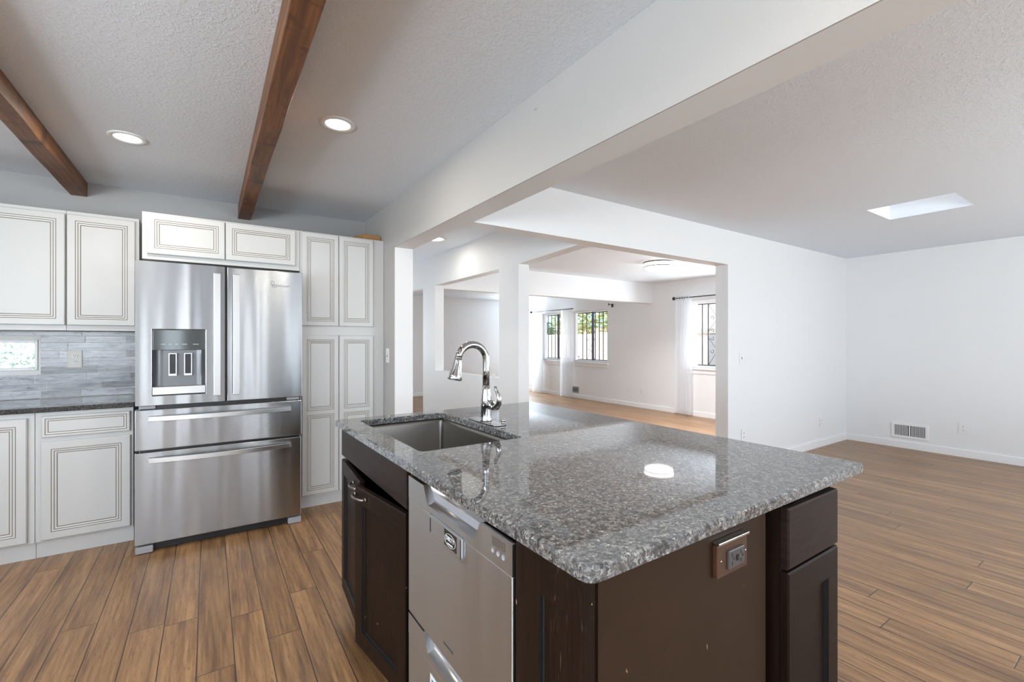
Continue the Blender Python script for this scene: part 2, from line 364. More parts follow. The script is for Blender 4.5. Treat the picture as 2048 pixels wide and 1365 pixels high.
# exterior walls
W1 = (8.05, 9.145); W2 = (6.869, 7.98); W3 = (2.95, 4.854); ZS, ZT = 0.842, 2.0
SW = (-2.05, -0.15, 0.45, 2.05)
b = MB(); ys = [-2.75, SW[0], SW[1], W3[0], W3[1], W2[0], W2[1], W1[0], W1[1], 10.4]
for i in range(0, 9, 2): b.box(7.04, ys[i], 0, 7.2, ys[i+1], 2.40)
for (a0, a1), z0, z1 in ((W1, ZS, ZT), (W2, ZS, ZT), (W3, ZS, ZT), (SW[:2], SW[2], SW[3])):
    b.box(7.04, a0, 0, 7.2, a1, z0); b.box(7.04, a0, z1, 7.2, a1, 2.40)
struct(b, 'wall_east', WHITE)
b = MB()
b.box(HX2, 10.2, 0, 6.56, 10.4, 2.40).box(7.0, 10.2, 0, 7.04, 10.4, 2.40).box(6.56, 10.2, 0, 7.0, 10.4, 0.55).box(6.56, 10.2, 2.15, 7.0, 10.4, 2.40).box(XH, 10.2, 0, 1.55, 10.4, 2.40).box(2.25, 10.2, 0, HX2, 10.4, 2.40).box(1.55, 10.2, 0, 2.25, 10.4, 0.6).box(1.55, 10.2, 2.0, 2.25, 10.4, 2.40)
struct(b, 'wall_north', WHITE)
b = MB()
b.box(-3.15, -2.75, 0, -2.9, -2.6, 2.44).box(-1.25, -2.75, 0, -0.85, -2.6, 2.44).box(-2.9, -2.75, 0, -1.25, -2.6, 0.8).box(-2.9, -2.75, 2.1, -1.25, -2.6, 2.44).box(-0.85, -2.75, 2.12, 1.55, -2.6, 2.44).box(1.55, -2.75, 0, 2.3, -2.6, 2.44)
b.box(2.3, -2.75, 0, 5.7, -2.6, 0.55).box(2.3, -2.75, 2.15, 5.7, -2.6, 2.44).box(5.7, -2.75, 0, 7.04, -2.6, 2.44)
struct(b, 'wall_south', WHITE)
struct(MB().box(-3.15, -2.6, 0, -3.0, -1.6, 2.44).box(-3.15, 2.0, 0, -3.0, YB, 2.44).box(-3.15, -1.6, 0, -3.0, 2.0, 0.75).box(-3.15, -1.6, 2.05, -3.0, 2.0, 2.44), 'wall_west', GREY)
# dropped beam across the far room, and the slanted corner wall seen through the doorway
struct(MB().box(HX2, 5.694, 2.028, 7.04, 5.84, 2.40), 'trim_1', WHITE)
b = MB().box(-0.06, -0.8, 0, 0.06, 0.8, 2.40); b.v = [Matrix.Rotation(R(-38), 4, 'Z') @ p + Vector((3.55, 9.78, 0)) for p in b.v]
struct(b, 'wall_corner', WHITE)
# skirting
bh, bt = 0.085, 0.013
struct(MB().box(XJ, YW-bt, 0, 7.04, YW, bh), 'baseboard_living_back', TRIM, 0.003)
struct(MB().box(7.04-bt, -2.6, 0, 7.04, YW-bt, bh), 'baseboard_living_east', TRIM, 0.003)
struct(MB().box(7.04-bt, YW2, 0, 7.04, 10.2, bh), 'baseboard_far_east', TRIM, 0.003)
struct(MB().box(HX2, 10.2-bt, 0, 7.04-bt, 10.2, bh), 'baseboard_far_north', TRIM, 0.003)

# windows in the outer walls: frame, sliding sash, pane and sill
def window(n, y0, y1, z0, z1, mull, dx=0.0):
    r = struct_root('window_%d' % n, (7.12, (y0+y1)/2, z0)); r.location.x += dx
    b = MB(); t = 0.035
    b.box(7.10, y0, z0, 7.17, y0+t, z1).box(7.10, y1-t, z0, 7.17, y1, z1).box(7.10, y0+t, z0, 7.17, y1-t, z0+t).box(7.10, y0+t, z1-t, 7.17, y1-t, z1)
    b.build('window_frame', TRIM, r)
    MB().box(7.11, mull-0.02, z0+t, 7.15, mull+0.02, z1-t).build('sash_stile', plain('dark_sash', srgb(58, 62, 80), 0.4), r)
    MB().box(7.128, y0+t, z0+t, 7.134, y1-t, z1-t).build('pane', GLASS, r)
    MB().box(6.995, y0-0.04, z0-0.028, 7.10, y1+0.04, z0).box(7.025, y0-0.02, z0-0.10, 7.04, y1+0.02, z0-0.028).build('window_sill', TRIM, r, bevel=0.004)
window(1, *W1, ZS, ZT, 8.60); window(2, *W2, ZS, ZT, 7.40); window(3, *W3, ZS, ZT, 4.10); window(5, *SW, -1.1)  # last call is an unseen window added to light the living room
def window_y(n, x0, x1, z0, z1, y0, y1, muls):
    r = struct_root('window_%d' % n, ((x0+x1)/2, (y0+y1)/2, z0)); b = MB(); t = 0.05
    b.box(x0, y0, z0, x0+t, y1, z1).box(x1-t, y0, z0, x1, y1, z1).box(x0+t, y0, z0, x1-t, y1, z0+t).box(x0+t, y0, z1-t, x1-t, y1, z1)
    for mm in muls: b.box(mm-0.03, y0, z0+t, mm+0.03, y1, z1-t)
    b.build('window_frame', TRIM, r); ym = (y0+y1)/2
    MB().box(x0+t, ym-0.003, z0+t, x1-t, ym+0.003, z1-t).build('pane', GLASS, r)
window_y(9, 6.56, 7.0, 0.55, 2.15, 10.28, 10.34, ())  # unseen window added to light the far room
window_y(10, 1.55, 2.25, 0.6, 2.0, 10.28, 10.34, ())  # added at the hidden hall end to light the hall wall
window_y(11, -2.9, -1.25, 0.8, 2.1, -2.71, -2.65, (-2.08,))  # added out of view to light the kitchen ceiling
r = struct_root('added_glazed_door', (0.35, -2.68, 0)); b = MB(); gl = ((-0.66, -0.38), (0.02, 0.17), (0.60, 0.80), (1.18, 1.40)); xx = -0.85  # unseen glazed door added; panes and dark stiles shape the refrigerator's reflected bands
for g0, g1 in gl: b.box(xx, -2.71, 0, g0, -2.65, 2.12).box(g0, -2.71, 0, g1, -2.65, 0.12).box(g0, -2.71, 2.02, g1, -2.65, 2.12); xx = g1
b.box(xx, -2.71, 0, 1.55, -2.65, 2.12); b.build('door_frame', plain('dark_bronze_frame', (0.05, 0.042, 0.036, 1), 0.5), r)
for g0, g1 in gl: MB().box(g0, -2.683, 0.12, g1, -2.677, 2.02).build('pane', GLASS, r)
window(8, -1.6, 2.0, 0.75, 2.05, 0.2, -10.195)  # unseen west window added to brighten the kitchen
window_y(7, 2.3, 5.7, 0.55, 2.15, -2.71, -2.65, (3.45, 4.55))  # added behind the view to brighten the living room

# ------------------------------------------------------------------ kitchen ceiling: beams and recessed lamps
def beam(x0, x1, z0, label):
    b = MB(); n = 26; pts = []
    for i in range(n):
        y = -2.55 + (YB + 2.55) * i / (n - 1); j = lambda: random.uniform(-0.0022, 0.0022)
        pts.append([Vector((x0+j(), y, z0+j())), Vector((x1+j(), y, z0+j())), Vector((x1, y, 2.44)), Vector((x0, y, 2.44))])
    b.loft(pts, 0, cap0=True, cap1=True); tag(b.build('ceiling_beam', BEAM, bevel=0.004), label, 'beam', 'walnut ceiling beams')
beam(0.203, 0.293, 2.322, 'dark walnut ceiling beam ending on the wall above the refrigerator')
beam(-0.813, -0.722, 2.337, 'dark walnut ceiling beam ending above the left wall cabinets')
def downlight(x, y, z, label, r=0.088, power=9.0, name='recessed_downlight', grp='round recessed kitchen lights'):
    t = thing(name, (x, y, z), label, 'ceiling light', grp)
    MB().lathe([(r, 0), (r, -0.004), (r-0.006, -0.007), (r*0.72, -0.006), (r*0.68, -0.001), (r*0.68, 0)], (x, y, z), 40, cap=False).build('trim_ring', PLATE, t)
    MB().lathe([(r*0.68, -0.003), (r*0.4, -0.0045), (0.002, -0.005)], (x, y, z), 40, cap=True).build('lens', LENS, t)
    area('lamp_bulb', (x, y, z-0.012), (0, 0, 0), r*1.2, r*1.2, power, (1, 0.93, 0.82), 'DISK')
downlight(-0.377, 3.295, 2.44, 'round recessed ceiling light between the two walnut beams')
downlight(0.562, 2.478, 2.44, 'round recessed ceiling light to the right of the walnut beams')
downlight(0.562, 0.10, 2.44, 'added unseen recessed fill light over the camera end of the island', power=9)  # extra downlight added out of view to brighten the kitchen
downlight(-0.377, -0.9, 2.44, 'added unseen recessed fill light between the beams at the rear of the kitchen', power=9)  # added behind the view for more kitchen light
downlight(-1.70, 1.6, 2.44, 'added unseen recessed fill light beyond the left walnut beam', power=9)  # added off to the left as kitchen fill
downlight(2.013, 4.49, 2.40, 'flat round ceiling light in the hallway behind the header', 0.13, 4, 'hall_ceiling_light', None)

# drum lights of the far room
for LX, LY, lab_, pw_ in ((5.19, 4.09, 'two tier round frosted ceiling light in the far dining room', 65),):
  t = thing('drum_ceiling_light', (LX, LY, 2.40), lab_, 'ceiling light')
  MB().lathe([(0.205, 0), (0.21, -0.004), (0.21, -0.014), (0.20, -0.016)], (LX, LY, 2.40), 48).build('ceiling_pan', NICKEL, t)
  MB().lathe([(0.198, -0.016), (0.199, -0.058)], (LX, LY, 2.40), 48).build('upper_shade', DOME, t)
  MB().lathe([(0.202, -0.058), (0.203, -0.068), (0.19, -0.070)], (LX, LY, 2.40), 48).build('band', NICKEL, t)
  MB().lathe([(0.192, -0.070), (0.186, -0.088), (0.15, -0.104), (0.08, -0.113), (0.004, -0.115)], (LX, LY, 2.40), 48).build('lower_shade', DOME, t)
  area('drum_bulb', (LX, LY, 2.27), (0, 0, 0), 0.3, 0.3, pw_, (0.97, 0.98, 1.0), 'DISK', 140)

# ------------------------------------------------------------------ kitchen cabinets
PROF = [(0.001, -0.002, 1), (0.0035, -0.0005, 1), (0.0125, -0.0015, 0), (0.0135, -0.004, 1), (0.016, -0.0025, 1), (0.025, -0.004, 0), (0.026, -0.007, 1), (0.029, -0.0055, 1)]
UX, VZ, DY = (1, 0, 0), (0, 0, 1), (0, -1, 0)
def wdoor(parent, name, x0, x1, z0, z1, yf, rail=0.040, splits=()):
    w, h = x1-x0, z1-z0; zs = [rail]
    for s_ in splits: zs += [s_-z0-rail*0.45, s_-z0+rail*0.45]
    zs.append(h-rail)
    pans = [(rail, zs[i], w-rail, zs[i+1]) for i in range(0, len(zs), 2)]
    return MB().door((x0, yf, z0), UX, VZ, DY, w, h, 0.019, pans, PROF).build(name, [CAB, GLAZE], parent)
def carcass(parent, x0, x1, z0, z1, yf, yb, toe=0):
    b = MB().box(x0, yf, z0+toe, x1, yb, z1)
    o = b.build('body', CAB, parent, bevel=0.002)
    if toe: MB().box(x0, yf+0.022, z0, x1, yb, z0+toe).build('toe_kick', CAB, parent)
    return o
# wall cabinets
G = 0.0015
for x0, x1, d0, d1, lab in ((-1.705, -0.7755, -1.235, -0.779, 'cream wall cabinet cut off by the left edge of the picture'),
                            (-0.7745, -0.405, -0.770, -0.425, 'narrow cream wall cabinet just left of the refrigerator')):
    t = thing('wall_cabinet', ((x0+x1)/2, 4.2, 1.372), lab, 'cabinet', 'cream wall cabinets over the backsplash')
    carcass(t, x0, x1, 1.372, 2.158, 4.09, YB-G); wdoor(t, 'door', d0, d1, 1.407, 2.135, 4.068)
    if x0 < -1.5: wdoor(t, 'door', -1.70, -1.243, 1.407, 2.135, 4.068)
# over-fridge cabinet
t = thing('fridge_top_cabinet', (0.11, 4.1, 1.845), 'wide low cream cabinet with two doors above the refrigerator', 'cabinet')
carcass(t, -0.364, 0.583, 1.845, 2.157, 3.82, YB-G)
wdoor(t, 'door', -0.337, 0.095, 1.880, 2.147, 3.80, 0.038); wdoor(t, 'door', 0.101, 0.552, 1.880, 2.147, 3.80, 0.038)
# pantry
t = thing('pantry_cabinet', (0.914, 4.1, 0), 'tall cream pantry cabinet right of the refrigerator with four glazed doors', 'cabinet')
carcass(t, 0.585, XH-0.002, 0, 2.157, 3.82, YB-G, 0.082)
for a0, a1 in ((0.596, 0.868), (0.873, 1.147)):
    wdoor(t, 'door', a0, a1, 1.423, 2.148, 3.80, 0.036); wdoor(t, 'door', a0, a1, 0.102, 1.350, 3.80, 0.036, (0.742,))
# base cabinets
t = thing('base_cabinet', (-0.633, 4.1, 0), 'cream base cabinet with one drawer over one door beside the refrigerator', 'cabinet', 'cream base cabinets')
carcass(t, -0.8585, -0.407, 0, 0.875, 3.82, YB-G, 0.098)
MB().door((-0.830, 3.80, 0.724), UX, VZ, DY, 0.408, 0.129, 0.019, [(0.016, 0.016, 0.392, 0.113)], PROF[:5]).build('drawer', [CAB, GLAZE], t)
wdoor(t, 'door', -0.832, -0.420, 0.110, 0.697, 3.80, 0.044)
t = thing('base_cabinet', (-1.09, 4.1, 0), 'cream base cabinet with full height doors at the left picture edge', 'cabinet', 'cream base cabinets')
carcass(t, -1.755, -0.8605, 0, 0.875, 3.82, YB-G, 0.098); wdoor(t, 'door', -1.30, -0.890, 0.110, 0.846, 3.80, 0.044); wdoor(t, 'door', -1.725, -1.315, 0.110, 0.846, 3.80, 0.044)
tag(MB().box(-1.78, 3.785, 0.877, -0.400, YB-G, 0.907).build('wall_countertop', GRANITE_DK, bevel=0.004), 'black speckled granite worktop along the left kitchen wall', 'countertop')

# backsplash of stacked stone planks
def backsplash():
    x0, x1, z0, z1 = -1.70, -0.400, 0.908, 1.371; b = MB(); tones = []
    b.box(x0, YB-0.0118, z0, GX0, YB-G, z1, 1).box(GX1, YB-0.0118, z0, x1, YB-G, z1, 1).box(GX0, YB-0.0118, z0, GX1, YB-G, GZ0, 1).box(GX0, YB-0.0118, GZ1, GX1, YB-G, z1, 1)
    rnd = random.Random(11); hs = [0.050, 0.052, 0.062, 0.052, 0.060, 0.050, 0.056, 0.048, 0.033]; z = z0
    for h in hs:
        x = x1
        first = True
        while x > x0:
            L = rnd.uniform(0.04, 0.11) if first else rnd.uniform(0.16, 0.42); first = False; xa = max(x-L, x0); ga = 0.0030
            tn = rnd.uniform(0.62, 0.95)
            segs = [(xa+ga, x)]
            zz0, zz1 = z+ga, z+h
            if zz1 > GZ0-0.012 and zz0 < GZ1+0.012:
                segs = [(xa+ga, min(x, GX0-0.01)), (max(xa+ga, GX1+0.012), x)]
            for a, c in segs:
                if c-a > 0.004:
                    n0 = len(b.f); b.box(a, YB-0.0125-rnd.uniform(0, 0.002), zz0, c, YB-0.005, zz1, 0)
            x = xa
        z += h
    o = b.build('stone_backsplash', [TILE, GROUT], bevel=0.0008, seg=1)
    me = o.data; at = me.attributes.new('tone', 'FLOAT', 'FACE'); bm = bmesh.new(); bm.from_mesh(me); bm.faces.ensure_lookup_table(); seen = {}
    vals = [0.8] * len(bm.faces)
    for f in bm.faces:
        if f.index in seen: continue
        st = [f]; tn = rnd.choice((0.52, 0.70, 0.78, 0.86, 0.94, 1.02, 1.1))
        while st:
            q = st.pop()
            if q.index in seen: continue
            seen[q.index] = 1; vals[q.index] = tn
            for e_ in q.edges: st += [k for k in e_.link_faces if k.index not in seen]
    bm.free(); at.data.foreach_set('value', vals)
    tag(o, 'grey stacked stone plank backsplash between worktop and wall cabinets', 'backsplash')
backsplash()
t = thing('glass_block_window', ((GX0+GX1)/2, YB+0.02, GZ0), 'wavy lit glass block set into the grey stone backsplash', 'glass block')
e = 0.016; b = MB(); y0, y1 = YB-0.02, YB+0.10; g_ = 0.0015
b.box(GX0+g_, y0, GZ0+g_, GX0+e, y1, GZ1-g_).box(GX1-e, y0, GZ0+g_, GX1-g_, y1, GZ1-g_).box(GX0+e, y0, GZ0+g_, GX1-e, y1, GZ0+e).box(GX0+e, y0, GZ1-e, GX1-e, y1, GZ1-g_)
b.build('frame', TRIM, t, bevel=0.003); MB().box(GX0+e, YB+0.0, GZ0+e, GX1-e, YB+0.09, GZ1-e).build('glass', GBLOCK, t)

# outlets and switches -------------------------------------------------
def plate(name, o, U, D, w, h, label, cat, mat, kind, group=None, horiz=False):
    o, U, D, V = Vector(o), Vector(U), Vector(D), Vector((0, 0, 1))
    t = thing(name, o, label, cat, group)
    def bx(b, u0, v0, u1, v1, d0, d1, m=0):
        c = lambda u, v, d: o + U*u + V*v + D*d
        b.add([c(u0,v0,d0),c(u1,v0,d0),c(u1,v1,d0),c(u0,v1,d0),c(u0,v0,d1),c(u1,v0,d1),c(u1,v1,d1),c(u0,v1,d1)],
              [(0,3,2,1),(4,5,6,7),(0,1,5,4),(1,2,6,5),(2,3,7,6),(3,0,4,7)], m); return b
    bx(MB(), -w/2, -h/2, w/2, h/2, 0.0006, 0.006).build('cover_plate', mat, t, bevel=0.002)
    if kind == 'outlet':
        for s_ in (-1, 1):
            v = s_*h*0.17; b = MB(); k = 20; rr = h*0.125
            ring = lambda d, r: [o + U*math.cos(2*math.pi*i/k)*r + V*(v + math.sin(2*math.pi*i/k)*r*0.85) + D*d for i in range(k)]
            b.loft([ring(0.005, rr), ring(0.0085, rr), ring(0.009, rr*0.93)], 0, cap1=True)
            p = b.build('receptacle', PLATE, t)
            for u0, v0, u1, v1 in ((-0.45, -0.05, -0.25, 0.5), (0.25, -0.05, 0.45, 0.5), (-0.12, -0.6, 0.12, -0.3)): bx(MB(), rr*u0, v+rr*v0, rr*u1, v+rr*v1, 0.0088, 0.0096).build('slot', SLOT, p)
    elif kind == 'switch':
        bx(MB(), -0.005, -0.012, 0.005, 0.012, 0.005, 0.008).build('toggle_slot', SLOT, t); bx(MB(), -0.004, 0.0, 0.004, 0.009, 0.006, 0.018).build('toggle', PLATE, t)
    return t
Xp, Yp = (1,0,0), (0,1,0)
plate('wall_outlet', (-0.787, YB-0.0145, 1.176), Xp, (0,-1,0), 0.078, 0.122, 'ivory double outlet on the stone backsplash', 'outlet', IVORY, 'outlet')
plate('light_switch', (XH-0.0006, 3.715, 1.183), (0,-1,0), (-1,0,0), 0.075, 0.118, 'white light switch between pantry and the wall opening', 'switch', PLATE, 'switch')
plate('light_switch', (4.497, YW-0.0006, 1.132), Xp, (0,-1,0), 0.078, 0.122, 'white light switch on the living room wall above the island', 'switch', PLATE, 'switch')
plate('wall_outlet', (4.535, YW-0.0006, 0.345), Xp, (0,-1,0), 0.078, 0.122, 'white outlet partly hidden behind the far island edge', 'outlet', PLATE, 'outlet')
plate('wall_outlet', (6.29, YW-0.0006, 0.303), Xp, (0,-1,0), 0.078, 0.122, 'white outlet low on the wall left of the room corner', 'outlet', PLATE, 'outlet')
plate('wall_outlet', (7.0394, 1.405, 0.322), (0,-1,0), (-1,0,0), 0.082, 0.125, 'white outlet on the right wall beside the floor register', 'outlet', PLATE, 'outlet')
plate('wall_outlet', (7.0394, 5.947, 0.337), (0,-1,0), (-1,0,0), 0.078, 0.122, 'white outlet on the far wall between the two curtained windows', 'outlet', PLATE, 'outlet')
plate('wall_plate', (HX-0.0006, 3.93, 0.945), (0,-1,0), (-1,0,0), 0.075, 0.05, 'small white blank plate on the pillar behind the faucet', 'wall plate', PLATE, 'blank')

# registers
def register(y0, y1, z0, z1, label, mat, dark, nslat):
    x = 7.0394; t = thing('vent_register', (x, (y0+y1)/2, z0), label, 'vent'); e = 0.028
    b = MB().box(x-0.009, y0, z0, x, y0+e, z1).box(x-0.009, y1-e, z0, x, y1, z1).box(x-0.009, y0+e, z0, x, y1-e, z0+e).box(x-0.009, y0+e, z1-e, x, y1-e, z1)
    ym = (y0+y1)/2; b.box(x-0.009, ym-0.006, z0+e, x, ym+0.006, z1-e); b.build('frame', mat, t, bevel=0.002)
    MB().box(x-0.003, y0+e, z0+e, x, y1-e, z1-e).build('dark_duct', BLACK, t)
    b = MB()
    for i in range(nslat):
        y = y0+e+(y1-y0-2*e)*(i+0.5)/nslat
        if abs(y-ym) > 0.009: b.box(x-0.008, y-0.0022, z0+e, x-0.002, y+0.0022, z1-e)
    b.build('louvers', dark, t)
register(1.70, 2.05, 0.125, 0.308, 'white slatted floor register low on the right wall', TRIM, TRIM, 24)
register(7.76, 8.02, 0.120, 0.262, 'dark grey vent register beside the long white curtain', GREYPL, GREYPL, 14)

# ------------------------------------------------------------------ refrigerator
FY = 3.54
fr = thing('refrigerator', (0.09, 3.95, 0), 'stainless steel french door refrigerator with ice dispenser and two freezer drawers', 'refrigerator')
MB().box(-0.358, 3.615, 0.055, 0.546, 4.36, 1.775).build('body', STEEL_DK, fr, bevel=0.004)
MB().box(-0.350, 3.585, 0.006, 0.538, 3.66, 0.056).build('base_grille', BLACK, fr)
for x0, x1 in ((-0.372, -0.285), (0.468, 0.553)): MB().box(x0, 3.55, 0.002, x1, 3.62, 0.046).build('foot_cover', GREYPL, fr, bevel=0.006)
MB().box(-0.350, 3.575, 0.60, 0.540, 3.616, 0.92).build('door_gasket', BLACK, fr)
MB().box(0.086, 3.575, 0.91, 0.104, 3.616, 1.79).build('center_gasket', BLACK, fr)
for x0, x1 in ((-0.355, -0.275), (0.46, 0.54)): MB().box(x0, 3.56, 0.885, x1, 3.60, 0.902).build('hinge', GREYPL, fr)
# left door with dispenser opening
DX0, DX1, DZ0, DZ1 = -0.289, -0.017, 0.965, 1.375
def left_door():
    b = MB(); x0, x1, z0, z1 = -0.370, 0.0885, 0.907, 1.793; yb = 3.608
    xs = [x0, DX0, DX1, x1]; zs = [z0, DZ0, DZ1, z1]
    for i in range(3):
        for j in range(3):
            if (i, j) != (1, 1): b.add([(xs[i],FY,zs[j]),(xs[i+1],FY,zs[j]),(xs[i+1],FY,zs[j+1]),(xs[i],FY,zs[j+1])], [(0,1,2,3)])
    b.add([(x0,FY,z0),(x1,FY,z0),(x1,yb,z0),(x0,yb,z0),(x0,FY,z1),(x1,FY,z1),(x1,yb,z1),(x0,yb,z1)], [(0,3,2,1),(4,5,6,7),(1,2,6,5),(2,3,7,6),(3,0,4,7)])
    d = 0.058
    b.add([(DX0,FY,DZ0),(DX1,FY,DZ0),(DX1,FY,DZ1),(DX0,FY,DZ1),(DX0,FY+d,DZ0),(DX1,FY+d,DZ0),(DX1,FY+d,DZ1),(DX0,FY+d,DZ1)], [(0,4,5,1),(1,5,6,2),(2,6,7,3),(3,7,4,0)])
    return b.build('door', STEEL, fr, bevel=0.004)
ld = left_door()
# dispenser cavity liner, panel, tray and paddles
b = MB(); k = 14; loops = []
for z in (1.019, 1.247):
    loops.append([Vector((-0.153 - 0.1335*math.cos(math.pi*i/k) , FY+0.004+0.052*min(1, 1.9*math.sin(math.pi*i/k)), z)) for i in range(k+1)])
b.add(loops[0]+loops[1], [(i, i+1, i+k+2, i+k+1) for i in range(k)], 0, True)
b.build('dispenser_recess', CAV, ld)
dp = MB().box(DX0+0.003, FY-0.004, 1.247, DX1-0.003, FY+0.05, DZ1-0.003).build('dispenser_panel', GLASSP, ld, bevel=0.002)
MB().box(DX0+0.002, FY-0.006, DZ0+0.004, DX1-0.002, FY+0.056, 1.019).build('drip_tray', STEEL_HANDLE, ld, bevel=0.003)
PRINT = plain('pale_print', (0.50, 0.52, 0.52, 1), 0.5)
for ux, uw in ((-0.246, 0.022), (-0.206, 0.012), (-0.174, 0.014), (-0.140, 0.026), (-0.084, 0.030)): MB().box(ux, FY-0.0044, 1.281, ux+uw, FY-0.0039, 1.2845).build('icon', PRINT, dp)
for x0 in (-0.209, -0.130):
    b = MB(); x1 = x0+0.041
    b.box(x0, FY+0.012, 1.085, x0+0.005, FY+0.05, 1.226).box(x1-0.005, FY+0.012, 1.085, x1, FY+0.05, 1.226).box(x0+0.005, FY+0.012, 1.221, x1-0.005, FY+0.05, 1.226).box(x0+0.005, FY+0.008, 1.085, x1-0.005, FY+0.05, 1.097)
    b.box(x0+0.005, FY+0.020, 1.097, x1-0.005, FY+0.05, 1.221, 1)
    b.build('paddle', [STEEL_HANDLE, BLACK], ld)
rd = MB().box(0.1015, FY, 0.905, 0.558, 3.608, 1.793).build('door', STEEL, fr, bevel=0.004)
d1 = MB().box(-0.372, FY, 0.633, 0.553, 3.608, 0.880).build('drawer', STEEL, fr, bevel=0.004)
d2 = MB().box(-0.373, FY, 0.058, 0.550, 3.608, 0.619).build('drawer', STEEL, fr, bevel=0.004)
for par, x0, x1 in ((ld, 0.026, 0.064), (rd, 0.132, 0.170)):
    b = MB(); z0, z1 = 0.950, 1.742; y0, y1 = FY-0.050, FY-0.036
    b.box(x0, y0, z0, x1, y1, z1).box(x0+0.006, y1, z0+0.004, x1-0.006, FY+0.002, z0+0.03).box(x0+0.006, y1, z1-0.03, x1-0.006, FY+0.002, z1-0.004)
    b.build('handle', STEEL_HANDLE, par, bevel=0.003)
for par, zc in ((d1, 0.826), (d2, 0.571)):
    b = MB(); k = 20; rows = []
    for i in range(k+1):
        x = -0.307+0.79*i/k; u = 2*i/k-1; yy = FY-0.024-0.034*(1-u*u); rows.append([Vector((x, yy, zc-0.015)), Vector((x, yy, zc+0.015)), Vector((x, yy+0.013, zc+0.015)), Vector((x, yy+0.013, zc-0.015))])
    b.loft(rows, 0, cap0=True, cap1=True)
    b.box(-0.300, FY-0.026, zc-0.011, -0.272, FY+0.001, zc+0.011).box(0.447, FY-0.026, zc-0.011, 0.475, FY+0.001, zc+0.011)
    b.build('handle', STEEL_HANDLE, par, bevel=0.002)
LOGO = plain('logo_grey', (0.22, 0.23, 0.24, 1), 0.3, 0.6)
text('logo', 'Whirlpool', 0.026, (0.414, FY-0.0012, 1.690), UX, VZ, LOGO, rd, shear=0.35)
MB().tube([(0.362+0.016*math.cos(a)+0.004*a, FY-0.0018, 1.702+0.014*math.sin(a)*(1+0.2*a)) for a in [i*0.45 for i in range(14)]], 0.0011, 6).build('logo_swirl', LOGO, rd)

tag(MB().box(-0.079, -0.15, 0, 0.079, 0.15, 0.052).rotz(R(14), (0,0,0)).build('wooden_block', plain('raw_pine', srgb(176, 132, 84), 0.7), bevel=0.003, origin=(0,0,0)), 'brown wooden block lying on top of the pantry cabinet', 'wood block').location = (1.125, 4.02, 2.1578)
b = MB().tube([(XH-0.0008, 1.652, 2.360), (XH-0.0008, 1.653, 2.363), (XH-0.0008, 1.671, 2.365), (XH-0.0008, 1.672, 2.362)], 0.0007, 6)
tag(b.build('wall_staple', IRON), 'tiny dark staple left in the white header face', 'staple')

# ------------------------------------------------------------------ island
ZT_, TH = 0.925, 0.028; ZU = ZT_-TH
corners = [Vector((0.517, 0.545)), Vector((1.677, 0.556)), Vector((1.674, 2.287)), Vector((0.501, 2.269))]
radii = [0.030, 0.010, 0.010, 0.010]
def rounded(cs, rad, n=7):
    out = []; k = len(cs)
    for i in range(k):
        p = cs[i]; a = (cs[i-1]-p).normalized(); c = (cs[(i+1) % k]-p).normalized(); r = rad[i]
        p0 = p+a*r; p1 = p+c*r
        for j in range(n+1):
            t_ = j/n; out.append(p0*(1-t_)**2 + p*2*t_*(1-t_) + p1*t_**2)
    return out
SK = [Vector((0.600, 1.449)), Vector((1.022, 1.449)), Vector((1.018, 2.187)), Vector((0.594, 2.187))]
def shrink(l, d):
    c = sum(l, Vector((0, 0)))/len(l); out = []
    for i, p in enumerate(l):
        a = (l[i]-l[i-1]); b_ = (l[(i+1) % len(l)]-l[i]); t_ = (a.normalized() if a.length > 1e-9 else Vector((0,0))) + (b_.normalized() if b_.length > 1e-9 else Vector((0,0)))
        t_.normalize(); nrm = Vector((-t_.y, t_.x)); out.append(p + nrm*d)
    return out
outer = rounded(corners, radii); inner = rounded(SK, [0.022]*4)
def countertop():
    bm = bmesh.new(); ch = 0.004
    L = lambda pts, z: [bm.verts.new((p.x, p.y, z)) for p in pts]
    def cap(lo, li):
        ed = [bm.edges.get((l[i], l[(i+1) % len(l)])) or bm.edges.new((l[i], l[(i+1) % len(l)])) for l in (lo, li) for i in range(len(l))]
        bmesh.ops.triangle_fill(bm, use_beauty=True, edges=ed)
    def skin(a, c):
        for i in range(len(a)): j = (i+1) % len(a); bm.faces.new((a[i], a[j], c[j], c[i]))
    o_t = L(shrink(outer, ch), ZT_); o_a = L(outer, ZT_-ch); o_b = L(outer, ZU+0.002); o_u = L(shrink(outer, 0.002), ZU)
    i_t = L(shrink(inner, -0.002), ZT_); i_a = L(inner, ZT_-0.002); i_u = L(inner, ZU)
    for a, c in ((o_t, o_a), (o_a, o_b), (o_b, o_u), (i_t, i_a), (i_a, i_u)): skin(a, c)
    cap(o_t, i_t); cap(o_u, i_u)
    bmesh.ops.recalc_face_normals(bm, faces=bm.faces)
    me = bpy.data.meshes.new('island_countertop'); org = Vector((1.09, 1.41, ZU))
    for v in bm.verts: v.co -= org
    bm.to_mesh(me); bm.free(); me.materials.append(GRANITE); o = bpy.data.objects.new('island_countertop', me); C.objects.link(o); o.location = org
    return tag(o, 'grey speckled granite island top with a cut-out for the sink', 'countertop')
countertop()
